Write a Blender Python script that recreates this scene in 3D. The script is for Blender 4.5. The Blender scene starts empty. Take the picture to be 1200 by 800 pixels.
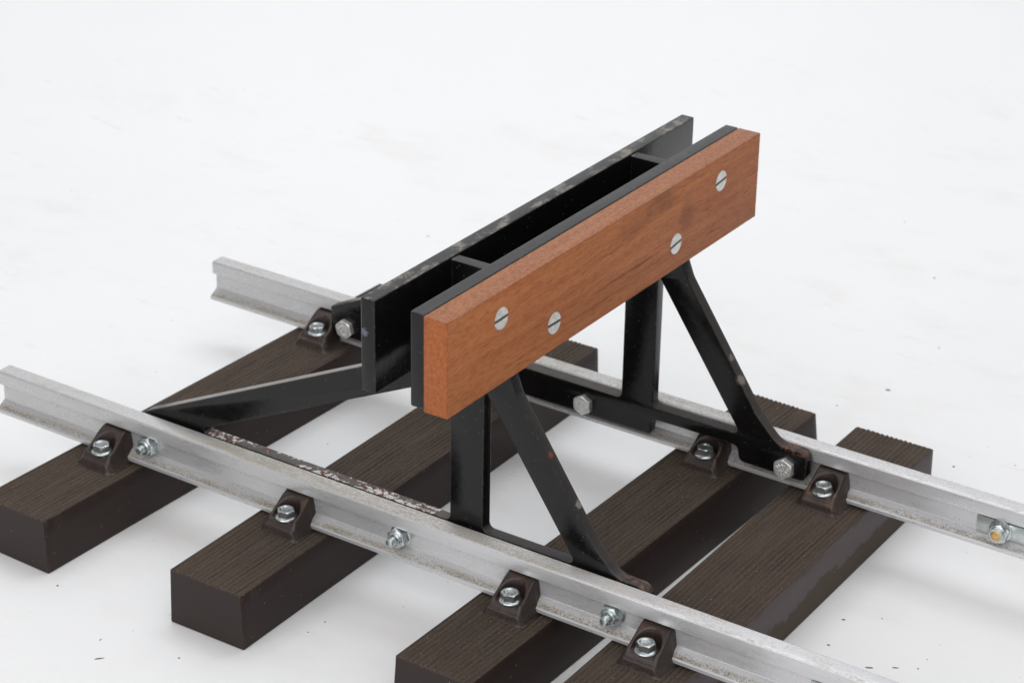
import bpy, bmesh, math, random
from mathutils import Vector, Matrix, noise as mnoise

U = 0.000775            # metres per drawing unit (about 0.8 mm)
random.seed(7)
scene = bpy.context.scene
COL = scene.collection

# ------------------------------------------------------------------ helpers
def link(name, mesh, mat=None, parent=None, smooth=None):
    o = bpy.data.objects.new(name, mesh)
    COL.objects.link(o)
    if mat is not None:
        mesh.materials.clear(); mesh.materials.append(mat)
    if parent is not None:
        o.parent = parent
    if smooth is not None:
        shade(mesh, smooth)
    return o

def shade(mesh, deg):
    bm = bmesh.new(); bm.from_mesh(mesh)
    lim = math.radians(deg)
    for f in bm.faces: f.smooth = True
    for e in bm.edges:
        if len(e.link_faces) == 2 and e.calc_face_angle(0) > lim:
            e.smooth = False
    bm.to_mesh(mesh); bm.free()

def tag(o, label=None, cat=None, group=None, kind=None):
    if label: o['label'] = label
    if cat: o['category'] = cat
    if group: o['group'] = group
    if kind: o['kind'] = kind
    return o

def empty(name, loc=(0, 0, 0), rz=0.0):
    o = bpy.data.objects.new(name, None)
    o.empty_display_size = 0.02
    COL.objects.link(o)
    o.location = [c * U for c in loc]
    o.rotation_euler = (0, 0, rz)
    return o

def copy_tree(o, parent=None):
    c = o.copy(); COL.objects.link(c)
    if parent is not None: c.parent = parent
    for ch in list(o.children): copy_tree(ch, c)
    return c

def finish(bm, name):
    """bmesh in drawing units -> mesh in metres"""
    bmesh.ops.recalc_face_normals(bm, faces=bm.faces)
    bmesh.ops.scale(bm, vec=(U, U, U), verts=bm.verts)
    me = bpy.data.meshes.new(name)
    bm.to_mesh(me); bm.free()
    return me

def bm_box(bm, x0, x1, y0, y1, z0, z1, bevel=0.0, seg=2, ycuts=0):
    r = bmesh.ops.create_cube(bm, size=1.0)
    vs = r['verts']
    for v in vs:
        v.co = Vector((x0 if v.co.x < 0 else x1, y0 if v.co.y < 0 else y1, z0 if v.co.z < 0 else z1))
    if bevel > 0:
        es = list({e for v in vs for e in v.link_edges})
        bmesh.ops.bevel(bm, geom=es, offset=bevel, segments=seg, affect='EDGES', profile=0.5)

def lathe(bm, prof, n=32, mat=Matrix.Identity(4), hexr=None):
    """revolve (r, h) pairs about local Z; closes with end fans"""
    rings = []
    for r, h in prof:
        ring = []
        for i in range(n):
            a = 2 * math.pi * i / n
            ring.append(bm.verts.new(mat @ Vector((r * math.cos(a), r * math.sin(a), h))))
        rings.append(ring)
    for a, b in zip(rings, rings[1:]):
        for i in range(n):
            bm.faces.new((a[i], a[(i + 1) % n], b[(i + 1) % n], b[i]))
    bm.faces.new(list(reversed(rings[0])))
    bm.faces.new(rings[-1])

def hex_solid(bm, R, h0, h1, chamfer=0.0, mat=Matrix.Identity(4), dish=0.0, rot=0.0, n=48, both=False):
    """hexagon prism of corner radius R whose end corners are turned off to a circle, optional dished top"""
    ap = R * math.cos(math.pi / 6)
    def hr(a):
        k = ((a - rot + math.pi / 6) % (math.pi / 3)) - math.pi / 6
        # corners sit at rot + k*60deg
        kk = ((a - rot) % (math.pi / 3)) - math.pi / 6
        return ap / math.cos(kk)
    c = chamfer
    rings = []
    def ring(fr, fh):
        rr = []
        for i in range(n):
            a = 2 * math.pi * i / n + rot
            r = hr(a)
            rr.append(bm.verts.new(mat @ Vector((fr(r) * math.cos(a), fr(r) * math.sin(a), fh(r)))))
        rings.append(rr)
    slope = math.tan(math.radians(30))
    if both:
        ring(lambda r: min(r, ap * .97), lambda r: h0)
        ring(lambda r: r, lambda r: h0 + max(0, (r - ap * .97)) * slope)
    else:
        ring(lambda r: r, lambda r: h0)
    if c > 0:
        ring(lambda r: r, lambda r: h1 - max(0, (r - ap * .96)) * slope - 0.02)
        ring(lambda r: min(r, ap * .96), lambda r: h1)
    else:
        ring(lambda r: r, lambda r: h1)
    if dish > 0:
        ring(lambda r: ap * .80, lambda r: h1)
        ring(lambda r: ap * .62, lambda r: h1 - dish * .8)
        ring(lambda r: ap * .2, lambda r: h1 - dish)
    for a, b in zip(rings, rings[1:]):
        for i in range(n):
            bm.faces.new((a[i], a[(i + 1) % n], b[(i + 1) % n], b[i]))
    bm.faces.new(list(reversed(rings[0]))); bm.faces.new(rings[-1])

def fillet_poly(pts, seg=8):
    """pts = [(x, y, radius)] -> rounded outline"""
    out = []
    n = len(pts)
    for i in range(n):
        p0 = Vector(pts[i - 1][:2]); p = Vector(pts[i][:2]); p1 = Vector(pts[(i + 1) % n][:2])
        r = pts[i][2]
        a = (p0 - p); b = (p1 - p)
        la, lb = a.length, b.length
        a.normalize(); b.normalize()
        ang = a.angle(b)
        if r <= 0 or abs(ang - math.pi) < 0.02:
            out.append(p); continue
        t = min(r / math.tan(ang / 2), la * .49, lb * .49)
        rr = t * math.tan(ang / 2)
        cdir = (a + b).normalized()
        c = p + cdir * (rr / math.sin(ang / 2))
        s = p + a * t - c; e = p + b * t - c
        a0 = math.atan2(s.y, s.x); a1 = math.atan2(e.y, e.x)
        d = (a1 - a0 + math.pi) % (2 * math.pi) - math.pi
        for k in range(seg + 1):
            th = a0 + d * k / seg
            out.append(c + Vector((math.cos(th), math.sin(th))) * rr)
    return out

def plate_mesh(name, outlines, y0, y1, bevel=0.9):
    """flat plate cut from outlines in the X-Z plane (first outer, then holes), thickness y0..y1"""
    cu = bpy.data.curves.new(name + '_c', 'CURVE')
    cu.dimensions = '2D'; cu.fill_mode = 'BOTH'
    cu.extrude = (y1 - y0) / 2 - bevel
    cu.bevel_depth = bevel; cu.bevel_resolution = 2; cu.offset = -bevel
    for ol in outlines:
        sp = cu.splines.new('POLY'); sp.points.add(len(ol) - 1)
        for p, q in zip(sp.points, ol): p.co = (q[0], q[1], 0, 1)
        sp.use_cyclic_u = True
    ob = bpy.data.objects.new('tmp', cu); COL.objects.link(ob)
    dg = bpy.context.evaluated_depsgraph_get()
    me = bpy.data.meshes.new_from_object(ob.evaluated_get(dg))
    bpy.data.objects.remove(ob)
    bm = bmesh.new(); bm.from_mesh(me); bpy.data.meshes.remove(me)
    ym = (y0 + y1) / 2
    for v in bm.verts:
        x, y, z = v.co
        v.co = (x, ym + z, y)
    bmesh.ops.remove_doubles(bm, verts=bm.verts, dist=0.002)
    return finish(bm, name)

# ------------------------------------------------------------------ materials
class NT:
    def __init__(s, name):
        s.m = bpy.data.materials.new(name); s.m.use_nodes = True
        s.t = s.m.node_tree; s.n = s.t.nodes; s.l = s.t.links
        s.b = s.n['Principled BSDF']
        g = s.n.new('ShaderNodeNewGeometry'); s.geo = g
        mp = s.n.new('ShaderNodeVectorMath'); mp.operation = 'SCALE'; mp.inputs['Scale'].default_value = 1 / U
        s.l.new(g.outputs['Position'], mp.inputs[0]); s.pos = mp.outputs[0]
        sx = s.n.new('ShaderNodeSeparateXYZ'); s.l.new(s.pos, sx.inputs[0]); s.x, s.y, s.z = sx.outputs
        sn = s.n.new('ShaderNodeSeparateXYZ'); s.l.new(g.outputs['Normal'], sn.inputs[0]); s.nx, s.ny, s.nz = sn.outputs
    def _in(s, sock, v):
        if isinstance(v, (int, float)): sock.default_value = v
        elif isinstance(v, tuple): sock.default_value = v if len(v) == 4 or sock.type == 'VECTOR' else (*v, 1)
        else: s.l.new(v, sock)
    def math(s, op, a, b=0.0, c=0.0, clamp=False):
        n = s.n.new('ShaderNodeMath'); n.operation = op; n.use_clamp = clamp
        s._in(n.inputs[0], a); s._in(n.inputs[1], b); s._in(n.inputs[2], c)
        return n.outputs[0]
    def mul(s, *a):
        r = a[0]
        for q in a[1:]: r = s.math('MULTIPLY', r, q)
        return r
    def add(s, a, b): return s.math('ADD', a, b)
    def ramp(s, v, lo, hi, a=0.0, b=1.0, smooth=True):
        n = s.n.new('ShaderNodeMapRange'); n.interpolation_type = 'SMOOTHSTEP' if smooth else 'LINEAR'
        s._in(n.inputs['Value'], v)
        n.inputs['From Min'].default_value = lo; n.inputs['From Max'].default_value = hi
        n.inputs['To Min'].default_value = a; n.inputs['To Max'].default_value = b
        return n.outputs[0]
    def band(s, v, lo, hi, soft=2.0):
        return s.mul(s.ramp(v, lo - soft, lo + soft), s.ramp(v, hi - soft, hi + soft, 1, 0))
    def vec(s, sx=1, sy=1, sz=1, off=(0, 0, 0), src=None):
        n = s.n.new('ShaderNodeMapping'); s.l.new(src or s.pos, n.inputs[0])
        n.inputs['Scale'].default_value = (sx, sy, sz); n.inputs['Location'].default_value = off
        return n.outputs[0]
    def noise(s, v, scale, detail=3.0, rough=.55, dist=0.0, col=False):
        n = s.n.new('ShaderNodeTexNoise'); s.l.new(v, n.inputs['Vector'])
        n.inputs['Scale'].default_value = scale; n.inputs['Detail'].default_value = detail
        n.inputs['Roughness'].default_value = rough; n.inputs['Distortion'].default_value = dist
        return n.outputs['Color' if col else 'Fac']
    def voro(s, v, scale, feature='F1', rnd=1.0):
        n = s.n.new('ShaderNodeTexVoronoi'); n.feature = feature; s.l.new(v, n.inputs['Vector'])
        n.inputs['Scale'].default_value = scale; n.inputs['Randomness'].default_value = rnd
        return n
    def mix(s, f, a, b):
        n = s.n.new('ShaderNodeMix'); n.data_type = 'RGBA'
        s._in(n.inputs[0], f); s._in(n.inputs[6], a); s._in(n.inputs[7], b)
        return n.outputs[2]
    def fmix(s, f, a, b):
        n = s.n.new('ShaderNodeMix'); n.data_type = 'FLOAT'
        s._in(n.inputs[0], f); s._in(n.inputs[2], a); s._in(n.inputs[3], b)
        return n.outputs[0]
    def edge(s, rad):
        """0..1 mask on convex/concave edges from a rounded-edge normal"""
        bv = s.n.new('ShaderNodeBevel'); bv.samples = 4; bv.inputs['Radius'].default_value = rad * U
        d = s.n.new('ShaderNodeVectorMath'); d.operation = 'DOT_PRODUCT'
        s.l.new(bv.outputs[0], d.inputs[0]); s.l.new(s.geo.outputs['True Normal'], d.inputs[1])
        return s.ramp(d.outputs['Value'], .999, .90)
    def bump(s, h, strength, dist=1.0, prev=None):
        n = s.n.new('ShaderNodeBump'); n.inputs['Strength'].default_value = strength
        n.inputs['Distance'].default_value = dist * U
        s._in(n.inputs['Height'], h)
        if prev is not None: s.l.new(prev, n.inputs['Normal'])
        return n.outputs[0]
    def out(s, **k):
        for key, v in k.items():
            s._in(s.b.inputs[key.replace('_', ' ')], v)
        return s.m

def mat_aluminium():
    s = NT('aluminium')
    up = s.ramp(s.nz, .25, .9)
    head = s.ramp(s.z, 74, 78)
    foot = s.ramp(s.z, 53, 50)
    n1 = s.noise(s.vec(.03, .12, .12), 1.0, 5, .65)
    n2 = s.noise(s.pos, .55, 5, .75)
    n3 = s.noise(s.pos, .9, 3, .7)
    near = s.ramp(s.y, 10, -10)
    # extra thick dirt on the near rail behind the frame
    thick = s.math('MAXIMUM', s.mul(near, s.band(s.x, -270, 95, 45)), s.mul(s.ramp(s.y, -10, 10), s.band(s.x, -330, 70, 25), .85))
    d_head = s.mul(head, up, s.ramp(s.add(s.mul(n1, .55), s.mul(n2, .5)), .50, .66))
    d_head2 = s.mul(head, up, thick, s.ramp(s.add(s.mul(n1, .3), s.mul(n2, .75)), .40, .62))
    d_foot = s.mul(foot, s.ramp(s.nz, .1, .5), s.ramp(s.add(s.mul(n1, .6), s.mul(n2, .5)), .42, .62), s.ramp(s.z, 48.6, 49.2))
    base = s.mix(n1, (.62, .62, .635), (.74, .74, .755))
    base = s.mix(s.mul(s.ramp(s.x, 20, -180), .40), base, (.42, .415, .405))
    # faint drawn lines along the bar
    dl = s.noise(s.vec(.004, 2.2, 2.2), 1.0, 3, .6)
    base = s.mix(s.ramp(dl, .5, .75, 0, .25), base, (.42, .41, .40))
    c = s.mix(s.mul(d_head, .55), base, (.36, .305, .22))
    c = s.mix(s.mul(d_head2, .8), c, s.mix(n3, (.30, .255, .185), (.56, .52, .44)))
    c = s.mix(s.mul(d_foot, .85), c, s.mix(s.ramp(n3, .38, .60), (.10, .075, .050), (.40, .35, .27)))
    spk = s.ramp(s.noise(s.pos, 1.0, 2, .5), .60, .67)
    spkm = s.mul(spk, s.ramp(s.nz, .1, .5), s.add(s.mul(foot, s.ramp(s.z, 48.6, 49.2), .9), s.mul(head, s.ramp(n1, .5, .7), .35)))
    c = s.mix(spkm, c, (.07, .055, .04))
    # dark stains on the bare web
    st = s.mul(s.ramp(s.noise(s.vec(.05, .05, .12), 1.0, 4, .6), .56, .84), .12)
    c = s.mix(st, c, (.36, .35, .34))
    wsm = s.mul(s.ramp(s.noise(s.vec(.018, .09, .10, (5, 2, 8)), 1.0, 5, .65), .52, .72), s.ramp(s.nz, .9, .3), .13)
    c = s.mix(wsm, c, (.40, .35, .27))
    dirt = s.math('MAXIMUM', s.math('MAXIMUM', s.mul(d_head, .55), d_head2), d_foot)
    metal = s.fmix(dirt, .48, .05)
    rough = s.fmix(dirt, s.ramp(n1, .3, .7, .24, .36), .8)
    b = s.bump(s.mul(n2, s.add(dirt, .15)), .22, .5)
    return s.out(Base_Color=c, Metallic=metal, Roughness=rough, Normal=b)

def mat_sleeper():
    s = NT('brown_recycled_plastic')
    up = s.ramp(s.nz, .35, .85)
    topm = s.mul(up, s.ramp(s.z, 40, 42))
    big = s.noise(s.vec(.012, .012, .02), 1.0, 4, .6)
    fine = s.noise(s.pos, .9, 4, .7)
    grain = s.noise(s.vec(.55, .014, .3), 1.0, 5, .7)
    side = s.mix(big, (.0195, .0098, .0085), (.028, .0155, .0138))
    # tan dirt low on the side faces and along their top edge
    zz = s.add(s.z, s.mul(s.math('SUBTRACT', s.noise(s.vec(.025, .025, .03), 1.0, 5, .65), .5), 46))
    dz = s.math('MAXIMUM', s.mul(s.ramp(zz, 20, 15), s.ramp(fine, .25, .5, .55, 1)), s.mul(s.ramp(zz, 38, 46), .8))
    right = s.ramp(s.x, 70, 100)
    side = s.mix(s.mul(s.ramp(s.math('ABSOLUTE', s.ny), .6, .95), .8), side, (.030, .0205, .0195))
    side = s.mix(s.mul(right, s.mul(s.ramp(s.nx, .5, .9), .75)), side, (.088, .066, .070))  # purplish reflected sheen of the rightmost sleeper's side, painted into its colour
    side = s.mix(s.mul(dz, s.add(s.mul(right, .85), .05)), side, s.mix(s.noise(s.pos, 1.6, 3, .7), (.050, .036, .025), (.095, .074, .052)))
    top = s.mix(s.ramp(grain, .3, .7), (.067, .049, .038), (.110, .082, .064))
    # hollows of the grain are darkened in the colour
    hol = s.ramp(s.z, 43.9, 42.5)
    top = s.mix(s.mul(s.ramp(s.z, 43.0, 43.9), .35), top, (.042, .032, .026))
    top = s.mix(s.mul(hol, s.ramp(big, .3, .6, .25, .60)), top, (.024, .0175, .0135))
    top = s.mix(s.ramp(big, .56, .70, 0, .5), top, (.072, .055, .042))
    sd = s.noise(s.vec(1, 1, 1, (7, 7, 7)), .62, 4, .8)
    top = s.mix(s.mul(s.ramp(sd, .54, .64), s.ramp(big, .3, .65, .25, .65)), top, (.160, .120, .088))
    top = s.mix(s.mul(s.ramp(sd, .45, .35), .45), top, (.024, .018, .014))
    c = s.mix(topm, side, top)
    v = s.voro(s.pos, .42)
    sp = s.mul(s.ramp(v.outputs['Distance'], .16, .08), s.ramp(s.noise(s.pos, .35, 2, .5), .50, .62))
    c = s.mix(s.mul(sp, s.add(s.mul(topm, .75), .10)), c, (.24, .19, .13))
    v2 = s.voro(s.vec(1, 1, 1, (31, 17, 5)), .12)
    sp2 = s.mul(s.ramp(v2.outputs['Distance'], .055, .035), .8)
    c = s.mix(sp2, c, (.38, .32, .24))
    e = s.mul(s.edge(1.6), s.ramp(fine, .48, .6), .45)
    c = s.mix(e, c, (.16, .125, .10))
    rough = s.fmix(topm, s.fmix(s.mul(dz, right), .52, .85), .85)
    b = s.bump(s.add(s.mul(fine, .6), s.mul(grain, topm)), .35, .7)
    return s.out(Base_Color=c, Roughness=rough, Normal=b, Specular_IOR_Level=s.fmix(topm, .30, .2))

def mat_chair():
    s = NT('moulded_brown_plastic')
    n1 = s.noise(s.pos, .06, 4, .6); n2 = s.noise(s.pos, .8, 4, .65)
    c = s.mix(n1, (.016, .0085, .0070), (.036, .020, .0155))
    rust = s.mul(s.ramp(s.noise(s.vec(.05, .05, .05, (3, 8, 1)), 1.0, 3, .6), .52, .68), s.ramp(s.nz, .2, .8))
    c = s.mix(s.mul(rust, .5), c, (.105, .052, .026))
    dust = s.mul(s.ramp(s.nz, .5, .95), s.ramp(n2, .45, .7))
    c = s.mix(s.mul(dust, .45), c, (.12, .095, .075))
    low = s.mul(s.ramp(s.z, 50, 45), s.ramp(n2, .42, .62))
    c = s.mix(s.mul(low, .5), c, (.085, .066, .048))
    return s.out(Base_Color=c, Roughness=s.ramp(n2, .3, .7, .30, .48), Normal=s.bump(n2, .14, .6), Specular_IOR_Level=.55)

def mat_paint():
    s = NT('black_gloss_paint')
    n1 = s.noise(s.pos, .05, 4, .6); n2 = s.noise(s.pos, .8, 4, .7); n3 = s.noise(s.pos, .22, 4, .65)
    up = s.ramp(s.nz, .3, .8)
    c = s.mix(n1, (.0035, .0035, .0038), (.007, .007, .0073))
    # dust film on upward faces
    dust = s.mul(up, s.ramp(n1, .2, .8, .55, 1.0))
    c = s.mix(s.mul(dust, .35), c, (.10, .098, .10))
    bare = s.mul(up, s.ramp(s.add(s.mul(s.noise(s.vec(.07, .035, .07), 1.0, 5, .7), .8), s.mul(n2, .2)), .51, .60))
    rear = s.mul(s.band(s.x, -55, -36, 1.0), s.ramp(s.z, 266, 270))
    c = s.mix(s.mul(bare, rear, .85), c, (.26, .23, .195))
    # dirty tan top of the low rails, sloping braces and rear stays
    low = s.ramp(s.z, 205, 195)
    tan = s.mul(low, s.ramp(s.nz, .25, .6), s.ramp(n2, .25, .6, .45, 1.0), s.ramp(s.y, -60, 60, .55, 1.0))
    c = s.mix(s.mul(tan, .72), c, s.mix(n3, (.022, .017, .014), (.060, .047, .038)))
    lowbar = s.mul(s.ramp(s.z, 84, 80), s.ramp(s.nz, .5, .8), s.ramp(s.x, -38, -46))
    c = s.mix(s.mul(lowbar, .8), c, s.mix(n3, (.055, .046, .041), (.125, .110, .098)))
    stay = s.mul(s.ramp(s.x, -50, -60), s.ramp(s.z, 84, 92), s.ramp(s.nz, .5, .8))
    c = s.mix(s.mul(stay, .6), c, (.34, .31, .28))
    # flaking primer on the lower bar of the near frame
    bar = s.mul(s.ramp(s.z, 80, 79), s.ramp(s.nz, .3, .7), s.ramp(s.y, 0, -20))
    zone = s.add(s.mul(s.band(s.x, -258, -228, 6), .9), s.add(s.mul(s.band(s.x, -118, -48, 8), 1.02), s.mul(s.band(s.x, -228, -118, 10), .90)))
    flake = s.noise(s.vec(.055, .10, .10), 1.0, 6, .70, .5)
    fl = s.mul(bar, s.ramp(s.mul(s.add(.0, zone), flake), .44, .48))
    red = s.ramp(s.noise(s.pos, .26, 4, .65), .47, .53)
    c = s.mix(fl, c, s.mix(red, (.62, .60, .58), (.13, .045, .030)))
    # rust at the foot toes
    toe = s.mul(s.band(s.x, 98, 124, 5), s.ramp(s.z, 74, 77), s.ramp(n3, .46, .58))
    c = s.mix(s.mul(toe, .75), c, (.17, .080, .045))
    # chipped arrises
    e = s.mul(s.edge(1.3), s.ramp(s.add(s.mul(n3, .6), s.mul(n2, .4)), .50, .60))
    c = s.mix(s.mul(e, .55), c, (.22, .19, .165))
    e2 = s.edge(1.0)
    c = s.mix(s.mul(e2, .16), c, (.30, .29, .29))
    # white specks and chips
    v = s.voro(s.pos, .16)
    sp = s.mul(s.ramp(v.outputs['Distance'], .10, .05), .35)
    c = s.mix(sp, c, (.20, .18, .16))
    chip = s.ramp(s.noise(s.pos, .13, 3, .6), .765, .785)
    c = s.mix(s.mul(chip, .6), c, (.28, .24, .21))
    def spot(cx, cy, cz, r, amt, col, cc):
        d = s.n.new('ShaderNodeVectorMath'); d.operation = 'DISTANCE'; s.l.new(s.pos, d.inputs[0]); d.inputs[1].default_value = (cx, cy, cz)
        dd = s.add(d.outputs['Value'], s.mul(s.math('SUBTRACT', n2, .5), r * 2.6))
        return s.mix(s.mul(s.ramp(dd, r, r * .7), amt), cc, col)
    c = spot(-46, -199.3, 251.0, 2.8, .5, (.22, .25, .32), c)
    c = spot(62, -110, 121, 3.5, .65, (.30, .27, .25), c)
    c = spot(40, -112, 152, 2.6, .8, (.22, .05, .025), c)
    c = spot(61, 112, 121, 4.5, .65, (.26, .235, .21), c)
    c = spot(52, 113, 136, 3.2, .65, (.26, .235, .21), c)
    rough = s.fmix(s.math('MAXIMUM', s.mul(dust, .6), s.math('MAXIMUM', fl, tan)), s.ramp(n3, .3, .7, .10, .20), .72)
    b = s.bump(s.add(s.mul(n3, 1.0), s.mul(n2, .35)), .10, 1.0)
    b = s.bump(fl, .6, .8, b)
    return s.out(Base_Color=c, Roughness=rough, Normal=b, Specular_IOR_Level=.36)

def mat_wood():
    s = NT('mahogany')
    warp = s.noise(s.vec(.01, .006, .02), 1.0, 3, .5, col=True)
    ad = s.n.new('ShaderNodeVectorMath'); ad.operation = 'MULTIPLY_ADD'
    s.l.new(warp, ad.inputs[0]); ad.inputs[1].default_value = (5, 0, 9); s.l.new(s.pos, ad.inputs[2])
    wp = ad.outputs[0]
    g1 = s.noise(s.vec(.22, .006, .17, src=wp), 1.0, 7, .66)
    g2 = s.noise(s.vec(1.2, .022, 1.0, src=wp), 1.0, 4, .62)
    c = s.mix(s.ramp(g1, .30, .70), (.385, .126, .043), (.515, .196, .072))
    c = s.mix(s.ramp(g2, .40, .70, 0, .38), c, (.35, .096, .036))
    c = s.mix(s.ramp(s.noise(s.vec(.02, .008, .02), 1.0, 3, .5), .45, .7, 0, .3), c, (.36, .092, .034))
    lf = s.ramp(s.y, -40, -220)
    c = s.mix(s.mul(lf, .45), c, (.50, .178, .056))
    fz = s.noise(s.vec(.62, .13, .62, src=wp), 1.0, 4, .75)
    c = s.mix(s.ramp(fz, .50, .68, 0, .40), c, (.21, .058, .024))
    c = s.mix(s.ramp(fz, .47, .31, 0, .32), c, (.60, .24, .115))
    # open pores: short dark and pale ticks along the grain
    p1 = s.noise(s.vec(1.3, .085, 1.3, src=wp), 1.0, 3, .6)
    c = s.mix(s.ramp(p1, .55, .66, 0, .55), c, (.20, .05, .02))
    p2 = s.noise(s.vec(1.5, .12, 1.5, (9, 4, 2), src=wp), 1.0, 2, .5)
    c = s.mix(s.ramp(p2, .60, .72, 0, .45), c, (.56, .22, .115))
    # dark streaks in the lower half
    st = s.noise(s.vec(.3, .011, .30, (4, 0, 7), src=wp), 1.0, 3, .5)
    c = s.mix(s.mul(s.ramp(st, .62, .70), s.ramp(s.y, -60, 60, .25, .75)), c, (.13, .042, .02))
    def blot(cy, cz, ry, rz, amt):
        a = s.math('DIVIDE', s.math('SUBTRACT', s.y, cy), ry); b = s.math('DIVIDE', s.math('SUBTRACT', s.z, cz), rz)
        r = s.add(s.mul(a, a), s.mul(b, b))
        r = s.add(r, s.mul(s.math('SUBTRACT', s.noise(s.pos, .08, 4, .6), .5), 1.6))
        return s.mul(s.ramp(r, 1.0, 0.0), s.ramp(s.nx, .5, .9), amt)
    for q in ((60, 268, 26, 12, .45), (95, 246, 15, 16, .42), (20, 262, 28, 11, .22)):
        c = s.mix(blot(*q), c, (.12, .05, .028))
    # top is pinker and greyer, ends are richer
    tp = s.ramp(s.nz, .5, .95)
    c = s.mix(s.mul(tp, .6), c, s.mix(s.ramp(s.noise(s.vec(.7, .35, .7), 1.0, 4, .75), .38, .62), (.20, .092, .056), (.385, .205, .135)))
    en = s.ramp(s.math('ABSOLUTE', s.ny), .5, .95)
    c = s.mix(s.mul(en, .6), c, s.mix(s.ramp(s.noise(s.pos, .40, 4, .75), .35, .65), (.24, .062, .020), (.46, .138, .045)))
    e = s.mul(s.edge(1.6), s.ramp(s.noise(s.pos, .16, 4, .65), .42, .55))
    c = s.mix(s.mul(e, .6), c, (.13, .05, .028))
    b = s.bump(s.add(s.mul(p1, .8), g2), .35, .7)
    return s.out(Base_Color=c, Roughness=.60, Normal=b, Specular_IOR_Level=.22)

def mat_zinc(name='bright_zinc', tint=(.74, .78, .79), dull=(.50, .55, .56), rough=(.16, .36), bumpy=.12, metal=.92):
    s = NT(name)
    n1 = s.noise(s.pos, .3, 3, .6); n2 = s.noise(s.pos, 1.0, 3, .6)
    c = s.mix(s.ramp(n1, .35, .65), tint, dull)
    c = s.mix(s.ramp(n2, .60, .72, 0, .5), c, (.22, .21, .19))
    return s.out(Base_Color=c, Metallic=metal, Roughness=s.ramp(n1, .3, .7, rough[0], rough[1]), Normal=s.bump(n2, bumpy, .5))

def mat_floor():
    s = NT('white_painted_floor')
    big = s.noise(s.pos, .0035, 4, .55)
    mid = s.noise(s.pos, .02, 5, .6)
    c = s.mix(big, (.835, .83, .83), (.875, .87, .87))
    # smudges, worn streaks and scuffs
    flat = s.ramp(s.z, 60, 5)
    sm = s.mul(s.ramp(s.noise(s.vec(.006, .010, .01, (3, 1, 0)), 1.0, 5, .65), .50, .74), .24)
    c = s.mix(s.mul(sm, flat), c, (.70, .65, .585))
    s2 = s.mul(s.ramp(s.noise(s.vec(.012, .045, .01), 1.0, 6, .75), .58, .72), s.ramp(big, .42, .6), .34)
    c = s.mix(s.mul(s2, flat), c, (.62, .55, .46))
    # scattered grime specks
    v = s.voro(s.vec(1, 1, 0.0), .055)
    sp = s.mul(s.ramp(v.outputs['Distance'], .050, .025), s.ramp(mid, .50, .60), .6)
    c = s.mix(s.mul(sp, flat), c, (.36, .30, .24))
    # fine scratches
    w = s.noise(s.vec(.02, .35, .1, (0, 3, 0)), 1.0, 3, .6)
    sc = s.mul(s.ramp(w, .67, .74), s.ramp(mid, .46, .6), .40)
    c = s.mix(s.mul(sc, flat), c, (.55, .50, .44))
    return s.out(Base_Color=c, Roughness=.62, Normal=s.bump(s.add(mid, s.mul(s.noise(s.pos, .2, 4, .6), .3)), .06, 2.0), Specular_IOR_Level=.25)

def mat_plain(name, col, rough=.7, col2=None):
    s = NT(name)
    n = s.noise(s.pos, .8, 3, .6)
    return s.out(Base_Color=s.mix(n, col, col2 or tuple(min(1, q * 1.6) for q in col)), Roughness=rough)

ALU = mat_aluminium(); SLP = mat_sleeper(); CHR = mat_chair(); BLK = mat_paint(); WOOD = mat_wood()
ZINC = mat_zinc(tint=(.68, .72, .73), dull=(.50, .55, .56), rough=(.20, .32), bumpy=.05); STEEL = mat_zinc('stainless_steel', (.72, .71, .68), (.60, .59, .56), (.32, .46), .2)
BOLT = mat_zinc('dull_plated_steel', (.95, .95, .92), (.74, .74, .71), (.28, .42), .35, .68)
FISH = mat_zinc('zinc_plate', (.72, .76, .75), (.62, .67, .66), (.30, .45), .15)
YEL = mat_zinc('yellow_passivated_steel', (.80, .55, .20), (.62, .40, .16), (.3, .45), .3)
FLOOR = mat_floor()

# ------------------------------------------------------------------ the setting: one white sheet, floor sweeping up into a wall
def build_backdrop():
    bm = bmesh.new()
    prof = [(-1800, 0)]
    d0, R = 800, 420
    for t in range(0, 40): prof.append((-1800 + (d0 + 1800) * (t + 1) / 40, 0))
    for k in range(1, 25):
        a = math.pi / 2 * k / 24
        prof.append((d0 + R * math.sin(a), R - R * math.cos(a)))
    prof.append((d0 + R, 2200))
    fw = Vector((-.556, .831, 0)); rt = Vector((.831, .556, 0))
    rows = []
    for d, z in prof:
        rows.append([bm.verts.new(fw * d + rt * w + Vector((0, 0, z))) for w in (-2400, -1200, 0, 1200, 2400)])
    for a, b in zip(rows, rows[1:]):
        for i in range(4): bm.faces.new((a[i], a[i + 1], b[i + 1], b[i]))
    me = finish(bm, 'studio_backdrop')
    if me.polygons[0].normal.z < 0: me.flip_normals()
    o = link('studio_backdrop', me, FLOOR, smooth=60)
    tag(o, kind='structure')
build_backdrop()

# ------------------------------------------------------------------ sleepers with their rail chairs
YN, YF = -125.6, 126.3          # rail centre lines
HS, WS, LS = 43.75, 61.8, 462.0
GRAIN = [(random.uniform(.9, 1.15), random.uniform(0, 7)) for _ in range(3)]

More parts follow.
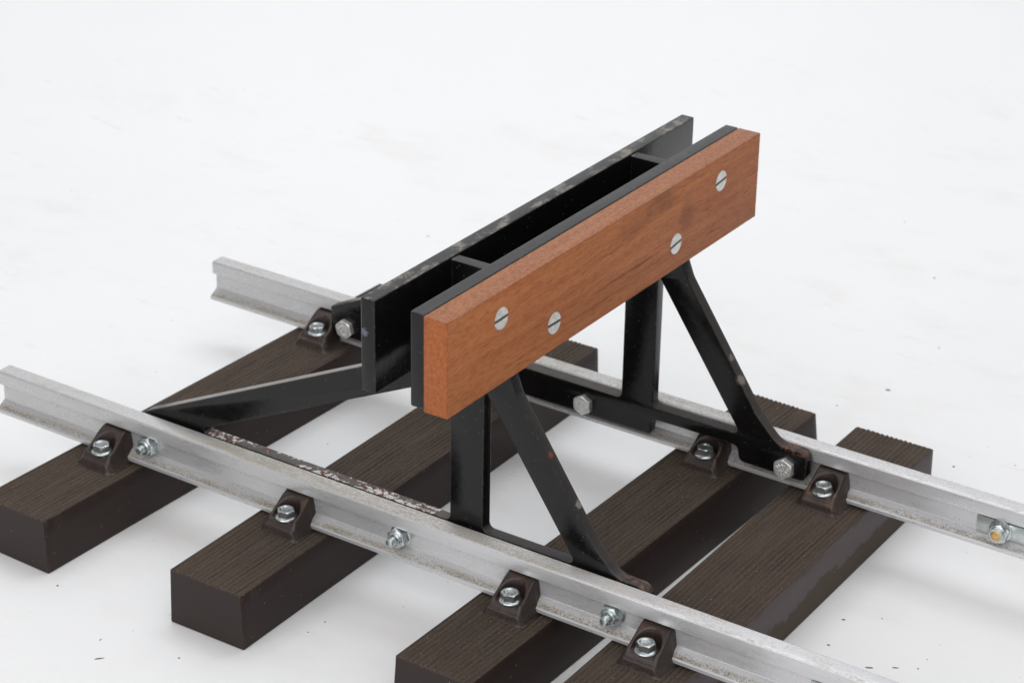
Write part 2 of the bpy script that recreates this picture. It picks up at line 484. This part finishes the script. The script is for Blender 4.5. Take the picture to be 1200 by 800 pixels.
def sleeper_mesh(width=WS, dl=1.5, dr=1.5, ph=0.0):
    bm = bmesh.new()
    hw = width / 2; WT = width
    nx, ny = 132, 90
    ys = [-LS / 2 + LS * j / ny for j in range(ny + 1)]
    def top(x, y):
        drift = .8 * math.sin(y * .013 + 1.0) + 1.0 * mnoise.noise(Vector((x * .03, y * .012, 1.3)))
        a = mnoise.noise(Vector(((x + drift) * .62, y * .006, 4.0)))
        b = math.sin((x + drift) * 2 * math.pi / 3.9 + 1.2 * mnoise.noise(Vector((x * .05, y * .01, 9.0))))
        h = .62 * b * (.7 + .6 * mnoise.noise(Vector((x * .11, y * .02, 2.0)))) + .38 * a
        edge = min(1.0, (hw - abs(x)) / 2.0)
        return HS - .75 + max(-1.3, min(1.1, h)) * edge - (0.5 * (1 - edge) ** 2)
    rows = []
    for y in ys:
        sag = .35 * mnoise.noise(Vector((y * .01, ph, 7)))
        row = []
        # bottom-left -> left side -> ridged top -> right side -> bottom-right
        row.append((-hw - dl + 1.1, 0.0)); row.append((-hw - dl + .3, .35)); row.append((-hw - dl, 1.3))
        row.append((-hw - dl * .65 + sag, HS * .35)); row.append((-hw - dl * .28 + sag, HS * .7)); row.append((-hw, HS - 1.5))
        for i in range(nx + 1):
            x = -hw + .25 + (WT - .5) * i / nx
            row.append((x, top(x, y)))
        row.append((hw, HS - 1.5)); row.append((hw + dr * .28 + sag, HS * .7)); row.append((hw + dr * .65 + sag, HS * .35))
        row.append((hw + dr, 1.3)); row.append((hw + dr - .3, .35)); row.append((hw + dr - 1.1, 0.0))
        rows.append([bm.verts.new((x, y, z)) for x, z in row])
    n = len(rows[0])
    for a, b in zip(rows, rows[1:]):
        for i in range(n): bm.faces.new((a[i], a[(i + 1) % n], b[(i + 1) % n], b[i]))
    for r, sgn in ((rows[0], 1), (rows[-1], -1)):
        # end face: ring pulled in slightly for a softened arris, then capped
        cx = 0; cz = HS / 2
        inner = [bm.verts.new((v.co.x * .985, v.co.y - sgn * .7, cz + (v.co.z - cz) * .975)) for v in r]
        for i in range(n): bm.faces.new((r[i], r[(i + 1) % n], inner[(i + 1) % n], inner[i]))
        bm.faces.new(inner)
    return finish(bm, 'sleeper')

def sstep(a, b, x):
    t = max(0.0, min(1.0, (x - a) / (b - a))); return t * t * (3 - 2 * t)

def smin(a, b, k):
    h = max(0.0, min(1.0, .5 + .5 * (b - a) / k)); return b + (a - b) * h - k * h * (1 - h)

def chair_mesh():
    """rail chair in its own frame: x across, y out from the rail centre, z above the sleeper top"""
    bm = bmesh.new()
    B = 0.05
    HWID, DEP = 17.6, 34.0
    N, Mv = 64, 60
    def H(u, v):
        ridge = 23.6 - 11.5 * sstep(6.5, 27.5, v) - 5.5 * sstep(26, 31.5, v)
        dx = math.hypot(u, v - 22.5) if v < 22.5 else abs(u)
        pocket = 10.2 + 15 * sstep(8.6, 11.6, dx)
        h = smin(ridge, pocket, 1.3)
        wall = 12.2 + .6 * sstep(8, 24, v)
        base = 3.6 - 1.2 * sstep(27, 31, v) if v > 12 else .4 + 3.2 * sstep(9.5, 12, v)
        t = sstep(wall - 1.9, wall + 3.6, abs(u))
        h = h * (1 - t) + min(h, base) * t
        # rounded outer rim and corners of the flared base
        cx = max(0, abs(u) - (HWID - 5)); cy = max(0, v - (DEP - 5))
        rr = math.hypot(cx, cy)
        h *= 1 - sstep(2.4, 5.0, rr) ** 1.3
        return max(B, h)
    for sgn in (1, -1):
        g = []
        for j in range(Mv + 1):
            v = 2.0 + (DEP - 2.0) * j / Mv
            g.append([bm.verts.new((-HWID + 2 * HWID * i / N, sgn * v, H(-HWID + 2 * HWID * i / N, v))) for i in range(N + 1)])
        for a, b in zip(g, g[1:]):
            for i in range(N): bm.faces.new((a[i], a[i + 1], b[i + 1], b[i]))
        # wall towards the rail
        low = [bm.verts.new((p.co.x, p.co.y, B - .02)) for p in g[0]]
        for i in range(N): bm.faces.new((g[0][i], g[0][i + 1], low[i + 1], low[i]))
    bm_box(bm, -14, 14, -12.5, 12.5, B - .02, 1.95, .3, 1)
    return finish(bm, 'rail_chair')

def chair_bolt_mesh():
    bm = bmesh.new()
    lathe(bm, [(6.4, 0), (7.7, .25), (7.7, 1.0), (7.2, 1.7), (6.2, 2.2)], 40)
    hex_solid(bm, 6.6, 1.6, 7.2, .6, dish=1.0)
    return finish(bm, 'bolt')

CHB = chair_bolt_mesh(); CHM = chair_mesh()
shade(CHB, 28); CHB.materials.append(ZINC)

def make_sleeper():
    root = link('sleeper', sleeper_mesh(), SLP, smooth=38)
    for y in (YN, YF):
        ch = link('rail_chair', CHM, None, root)
        ch.location = (2 * U, y * U, (HS - .75) * U)
        for sgn in (1, -1):
            b = link('bolt', CHB, None, ch)
            b.location = (0, sgn * 22.5 * U, 10.15 * U)
            b.rotation_euler = (0, 0, random.uniform(0, 1))
    return root
shade(CHM, 75); CHM.materials.append(CHR)
proto = make_sleeper()
SL = [  # centre x, centre y, rotation, chair offsets near / far, label
    (-330.4, -3.0, -1.65, (4.6, 2.3), 'far left dark brown plastic sleeper, nearest the cut rail ends'),
    (-162.2, -0.5, .55, (2.6, 2.2), 'dark brown sleeper passing under the back of the buffer stop, second from the left'),
    (31.9, 1.8, -.95, (1.8, 3.0), 'dark brown sleeper under the front braces, third from the left, lying close beside another sleeper'),
    (134.9, 0.5, .50, (.9, 1.3), 'rightmost dark brown sleeper with a painted purplish sheen on its dirty side, in front of the brace feet'),
]
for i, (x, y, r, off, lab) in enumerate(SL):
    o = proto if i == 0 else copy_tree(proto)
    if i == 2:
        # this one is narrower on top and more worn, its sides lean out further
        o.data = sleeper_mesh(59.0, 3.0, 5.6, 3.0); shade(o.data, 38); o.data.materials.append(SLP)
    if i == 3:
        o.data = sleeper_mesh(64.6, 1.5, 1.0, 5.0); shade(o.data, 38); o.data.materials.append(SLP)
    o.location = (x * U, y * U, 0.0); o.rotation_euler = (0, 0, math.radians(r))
    tag(o, lab, 'railway sleeper', 'plastic sleepers across the track')
    chs = [c for c in o.children if c.name.startswith('rail_chair')]
    chs.sort(key=lambda c: c.location.y)
    for c, dx in zip(chs, off):
        c.location.x = dx * U
        c.location.y -= y * U
        # keep chairs square to the rail and centred on it
        c.rotation_euler = (0, 0, -math.radians(r))
    for c in chs:
        for b in c.children: b.rotation_euler = (0, 0, random.uniform(0, 1.05))

# ------------------------------------------------------------------ rails
ZR, ZB = 79.2, 45.75
def rail_mesh(x0, x1):
    half = [(11.0, ZB, 0), (11.0, ZB + 2.6, .5), (2.5, 53.6, .5), (2.3, 66.6, .5), (6.9, 68.2, .5), (7.0, ZR, 1.7)]
    pts = [(y, z, r) for y, z, r in half] + [(-y, z, r) for y, z, r in reversed(half)]
    ol = fillet_poly(pts, 5)
    bm = bmesh.new()
    n = 60
    rows = []
    for k in range(n + 1):
        x = x0 + (x1 - x0) * k / n
        rows.append([bm.verts.new((x, p.x, p.y)) for p in ol])
    for a, b in zip(rows, rows[1:]):
        for i in range(len(ol)): bm.faces.new((a[i], a[(i + 1) % len(ol)], b[(i + 1) % len(ol)], b[i]))
    bm.faces.new(rows[0]); bm.faces.new(rows[-1])
    return finish(bm, 'rail')

RM = rail_mesh(-447.5, 318)
shade(RM, 20); RM.materials.append(ALU)

def nut_mesh(inner=3.3, prot=4.5, thick=6.2):
    """nyloc nut with its screw end: axis along local Z, base at 0"""
    bm = bmesh.new()
    lathe(bm, [(8.4, -.1), (8.4, .9), (8.0, 1.1)], 40)
    hex_solid(bm, 7.7, 1.0, thick + 1, .7, both=True)
    lathe(bm, [(5.7, thick + .6), (5.6, thick + 2.6), (5.0, thick + 3.3), (3.9, thick + 3.3), (3.7, thick + 2.7)], 36)
    return finish(bm, 'nut')

def thread_mesh(h0, h1, r=3.3):
    bm = bmesh.new()
    prof = [(r, h0)]
    z = h0
    while z < h1 - .9:
        prof += [(r, z + .25), (r - .45, z + .5)]; z += .75
        prof += [(r, z)]
    prof += [(r - .5, h1 - .1), (r - .9, h1)]
    lathe(bm, prof, 28)
    return finish(bm, 'screw_end')

NUT = nut_mesh(); shade(NUT, 30); NUT.materials.append(ZINC)
THR = thread_mesh(8.5, 14.6, 3.1); shade(THR, 30); THR.materials.append(ZINC)
THY = thread_mesh(8.0, 9.9, 3.9); shade(THY, 30); THY.materials.append(YEL)

def fish_mesh():
    bm = bmesh.new()
    bm_box(bm, 248, 390, -3.0, 0, 53.9, 66.0, .5, 2)
    return finish(bm, 'fishplate')
FM = fish_mesh(); shade(FM, 40); FM.materials.append(FISH)

def bolt_head_mesh():
    """plain hexagon head with worn raised marks on its face, axis along local Z"""
    bm = bmesh.new()
    hex_solid(bm, 8.2, 0, 4.6, .5)
    rnd = random.Random(3)
    for k in range(11):
        a = k * .57 + rnd.uniform(-.15, .15); r = rnd.uniform(3.0, 4.9)
        m = Matrix.Translation((r * math.cos(a), r * math.sin(a), 4.55)) @ Matrix.Rotation(a + rnd.uniform(-.6, .6), 4, 'Z') @ Matrix.Diagonal((1.7 * rnd.uniform(.7, 1.1), .65, 1, 1))
        lathe(bm, [(.8, 0), (.8, .3), (.5, .5)], 10, m)
    lathe(bm, [(1.6, 4.5), (1.5, 4.85), (.9, 4.9), (.7, 4.65)], 16)
    return finish(bm, 'bolt')
BH = bolt_head_mesh(); shade(BH, 28); BH.materials.append(BOLT)

def toward_minus_y(o, x, y, z, spin=0.0):
    o.location = (x * U, y * U, z * U)
    o.rotation_euler = (math.radians(90), 0, 0)
    o.rotation_euler.rotate_axis('Z', spin)

def make_rail(y, label):
    r = link('rail', RM)
    r.location = (0, y * U, 0)
    tag(r, label, 'rail', 'aluminium rails')
    for sgn in (1, -1):
        f = link('fishplate', FM, None, r)
        if sgn > 0: f.location = (0, -2.35 * U, 0)
        else:
            f.location = (0, 2.35 * U + 3.0 * U, 0)
        if sgn > 0:
            for k, x in enumerate((266.5, 302, 340, 375)):
                nt = link('nut', NUT, None, f)
                toward_minus_y(nt, x, -3.0, 59.6, .35 + .4 * k)
                tp = link('screw_end', THY, None, f)
                toward_minus_y(tp, x, -3.0, 59.6)
    return r
make_rail(YN, 'near aluminium rail with nuts on its web, dirty on top, running to the bottom edge')
make_rail(YF, 'far aluminium rail with a zinc fishplate and nut at the right edge')

# ------------------------------------------------------------------ buffer stop
stop = empty('buffer_stop', (0, 0, 0))
tag(stop, 'black steel buffer stop with a red-brown wooden beam bolted across the rails', 'buffer stop')

OUT = [(-314, 55, 3), (-190, 54.3, 2), (-186, 68, 4), (-131, 68, 4), (-127, 54.3, 2), (-12.5, 54.3, 2), (-11.5, 68, 6), (62, 68, 4), (64.5, 56, 5),
       (119.3, 55.5, 5), (119.5, 78.5, 7), (95, 78.8, 18), (76, 98, 40), (63, 117.5, 0), (14.5, 189, 20), (7, 207.6, 7), (-11.3, 207.8, .5), (-11.3, 273.2, 0),
       (-38.0, 273.2, 0), (-38.0, 209.3, .5), (-314, 78.2, 1.2)]
HOLE1 = [(-264, 77.8, 2), (-38.1, 77.8, 4.5), (-38.1, 185.5, 8)]
HOLE2 = [(-11.0, 77.8, 4.5), (64, 78.2, 3), (-11.0, 186.5, .8)]
def side_frame(y0):
    y1 = y0 + 9.2
    me = plate_mesh('side_frame', [fillet_poly(OUT), fillet_poly(HOLE1), fillet_poly(HOLE2)], y0, y1, .8)
    return link('side_frame', me, BLK, stop, smooth=35), y1

near_f, ny1 = side_frame(-116.0)
far_f, fy1 = side_frame(108.8)
tag(near_f, 'near side frame with white and rust flaking paint along its lower bar')
tag(far_f, 'far side frame with three bright bolt heads on its lower bar')
for k, x in enumerate((-298.5, -70.5, 102.5)):
    # far frame: heads face the camera side, nuts are outside the far rail
    b = link('bolt', BH, None, far_f); toward_minus_y(b, x, 108.85, 62.8, (math.pi / 6 + (.25, .02, .06)[k]))
    n = link('nut', NUT, None, far_f); toward_minus_y(n, x, YF + 2.35, 60.6, .2 * k); n.rotation_euler = (math.radians(-90), 0, .3 * k)
    # near frame: heads inside, nuts outside on the near web
    b = link('bolt', BH, None, near_f); toward_minus_y(b, x, ny1 - .05, 62.8); b.rotation_euler = (math.radians(-90), 0, .5)
    n = link('nut', NUT, None, near_f); toward_minus_y(n, x, YN - 2.35, 60.8, (.3, .75, .1)[k])
    t = link('screw_end', THR, None, near_f); toward_minus_y(t, x, YN - 2.35, 60.8)

def beam_plate(x0, x1, y0, y1, z0, z1, name='buffer_plate', bevel=1.3):
    bm = bmesh.new(); bm_box(bm, x0, x1, y0, y1, z0, z1, bevel, 3)
    return link(name, finish(bm, name), BLK, stop, smooth=40)
beam_plate(-49.3, -38.3, -199.3, 200.6, 209.2, 274.9)
beam_plate(-11.0, -0.15, -199.0, 199.6, 209.4, 275.6)

bm = bmesh.new(); bm_box(bm, 0.0, 18.1, -200, 200, 208.6, 275.1, .55, 2)
beam = link('wooden_beam', finish(bm, 'wooden_beam'), WOOD, stop, smooth=40)
tag(beam, 'red-brown hardwood beam with four slotted screws')

def screw_mesh():
    """countersunk slotted head, face at local +Z = 0.35, slot along local X"""
    bm = bmesh.new()
    R, w, d, zt = 7.7, 1.05, .62, .42
    n = 24
    def seg(sgn):
        a0 = math.asin(w / R)
        pts = [(R * math.cos(a0 + (math.pi - 2 * a0) * i / n), sgn * R * math.sin(a0 + (math.pi - 2 * a0) * i / n)) for i in range(n + 1)]
        top = [bm.verts.new((x * .965, y * .965 if abs(y) > w * 1.05 else y, zt)) for x, y in pts]
        rim = [bm.verts.new((x, y, zt - .28)) for x, y in pts]
        bot = [bm.verts.new((x, y, zt - d)) for x, y in pts]
        bm.faces.new(top)
        for a, b in ((top, rim), (rim, bot)):
            for i in range(n): bm.faces.new((a[i], a[i + 1], b[i + 1], b[i]))
            bm.faces.new((a[n], a[0], b[0], b[n]))
    seg(1); seg(-1)
    nf = len(bm.faces)
    lathe(bm, [(R - .1, -.5), (R - .1, .07)], 40)
    bm.faces.ensure_lookup_table()
    for f in bm.faces[nf:]: f.material_index = 1
    return finish(bm, 'screw')
SC = screw_mesh(); shade(SC, 25); SC.materials.append(STEEL); SC.materials.append(mat_plain('shaded_slot', (.085, .068, .055), .7))  # shade inside the slot is painted as a dark brown-grey floor
for y, z, sl in ((-140.7, 255.7, .02), (-77.8, 228.0, -.03), (80.6, 228.6, .12), (142.7, 256.0, .10)):
    sc = link('screw', SC, None, beam)
    sc.location = (18.1 * U, y * U, z * U)
    # local Z -> +X, local X -> +Y
    sc.rotation_euler = Matrix(((0, 0, 1), (1, 0, 0), (0, 1, 0))).to_euler()
    sc.rotation_euler.rotate_axis('Z', sl)

# ------------------------------------------------------------------ debris on the floor
def flake(bm, c, r, seed, flat=.25, stretch=1.0, ang=0.0):
    rnd = random.Random(seed)
    n = 7
    lo, hi = [], []
    for i in range(n):
        a = 2 * math.pi * i / n
        q = r * rnd.uniform(.55, 1.15)
        x, y = q * math.cos(a) * stretch, q * math.sin(a) / math.sqrt(stretch)
        x, y = x * math.cos(ang) - y * math.sin(ang), x * math.sin(ang) + y * math.cos(ang)
        lo.append(bm.verts.new((c[0] + x, c[1] + y, c[2])))
        hi.append(bm.verts.new((c[0] + x * .7, c[1] + y * .7, c[2] + r * flat * rnd.uniform(.7, 1.6))))
    for i in range(n): bm.faces.new((lo[i], lo[(i + 1) % n], hi[(i + 1) % n], hi[i]))
    bm.faces.new(hi); bm.faces.new(list(reversed(lo)))

bm = bmesh.new()
flake(bm, (0, 0, 0), 2.4, 5, .3, 1.6, .9)
o = link('paint_flake', finish(bm, 'paint_flake'), mat_plain('red_oxide_paint', (.26, .045, .02), .6))
o.location = (-6.0 * U, -26.0 * U, .05 * U)
tag(o, 'tiny red paint flake on the white floor between the two front braces', 'paint flake')

bm = bmesh.new()
rnd = random.Random(11)
k = 0
while k < 130:
    d = rnd.gauss(-60, 330); w = rnd.gauss(60, 330)
    x = -.556 * d + .831 * w; y = .831 * d + .556 * w
    if any(abs(x - s[0]) < 36 and abs(y) < 236 for s in SL): continue
    r = abs(rnd.gauss(0, .34)) + .2
    flake(bm, (x, y, .03), min(r, 1.5), rnd.random(), .35, rnd.choice((1, 1, 1.4, 2.5)), rnd.uniform(0, 3)); k += 1
for x, y, r, st, an in ((-201, -295, 1.3, 4.0, .9), (-158, -264, 1.0, 1, 0), (-157, -335, 1.0, 1, 0), (190, 40, 1.2, 1.5, .3), (196, 5, 1.2, 1, 0), (232, -4, 1.5, 2.4, .5),
                      (246, 6, 1.2, 2.2, .5), (-289, -243, 1.1, 1, 0), (-470, -60, 1.4, 1, 0), (160, 290, 1.4, 1, 0), (60, 380, 1.6, 1.6, .3)):
    flake(bm, (x, y, .03), r, x, .3, st, an)
o = link('floor_grit', finish(bm, 'floor_grit'), mat_plain('grit', (.09, .07, .05), .9, (.26, .21, .16)))
tag(o, 'scattered specks of dark grit and dirt on the white floor', 'grit', kind='stuff')

# ------------------------------------------------------------------ light: large overhead softbox, weaker bounce from the camera's left, pale studio ambience
def area(name, loc, target, size, sizey, power, col=(1, 1, 1)):
    L = bpy.data.lights.new(name, 'AREA'); L.shape = 'RECTANGLE'; L.size = size; L.size_y = sizey
    L.energy = power; L.color = col
    o = bpy.data.objects.new(name, L); COL.objects.link(o)
    o.location = loc
    d = Vector(target) - Vector(loc)
    o.rotation_euler = d.to_track_quat('-Z', 'Y').to_euler()
    return o
area('softbox_lamp', (.60, .0, 1.8), (0, .0, 0), 1.9, 1.5, 7.5, (1.0, .99, .985))
area('front_softbox_lamp', (.15, -1.50, 1.10), (-.05, 0, .03), 2.1, 1.1, 15.0, (1.0, .99, .98))
area('backdrop_lamp', (-.34, .42, 1.55), (-.70, 1.02, .25), 1.5, .6, 8.8, (.91, .96, 1.0))

w = bpy.data.worlds.new('World'); scene.world = w; w.use_nodes = True
nt = w.node_tree; bg = nt.nodes['Background']
tc = nt.nodes.new('ShaderNodeTexCoord'); sp = nt.nodes.new('ShaderNodeSeparateXYZ'); nt.links.new(tc.outputs['Generated'], sp.inputs[0])
mr = nt.nodes.new('ShaderNodeMapRange'); mr.inputs['From Min'].default_value = -.1; mr.inputs['From Max'].default_value = .9
mr.inputs['To Min'].default_value = .29; mr.inputs['To Max'].default_value = .45
nt.links.new(sp.outputs['Z'], mr.inputs['Value'])
nt.links.new(mr.outputs[0], bg.inputs['Strength'])
bg.inputs['Color'].default_value = (.97, .98, 1.0, 1)

# ------------------------------------------------------------------ camera
cam = bpy.data.cameras.new('Camera'); co = bpy.data.objects.new('Camera', cam); COL.objects.link(co)
co.location = (787.49 * U, -1297.46 * U, 916.27 * U)
co.rotation_euler = (math.radians(64.03), math.radians(-.91), math.radians(33.78))
cam.sensor_fit = 'HORIZONTAL'; cam.sensor_width = 36.0; cam.lens = 2844.49 / 1200 * 36
cam.clip_start = .02; cam.clip_end = 50
cam.dof.use_dof = True; cam.dof.focus_distance = 1560 * U; cam.dof.aperture_fstop = 22
scene.camera = co
scene.view_settings.view_transform = 'Standard'; scene.view_settings.look = 'None'
scene.view_settings.exposure = 0; scene.view_settings.gamma = 1
scene.render.engine = 'CYCLES'
scene.render.resolution_x = 1024; scene.render.resolution_y = 682
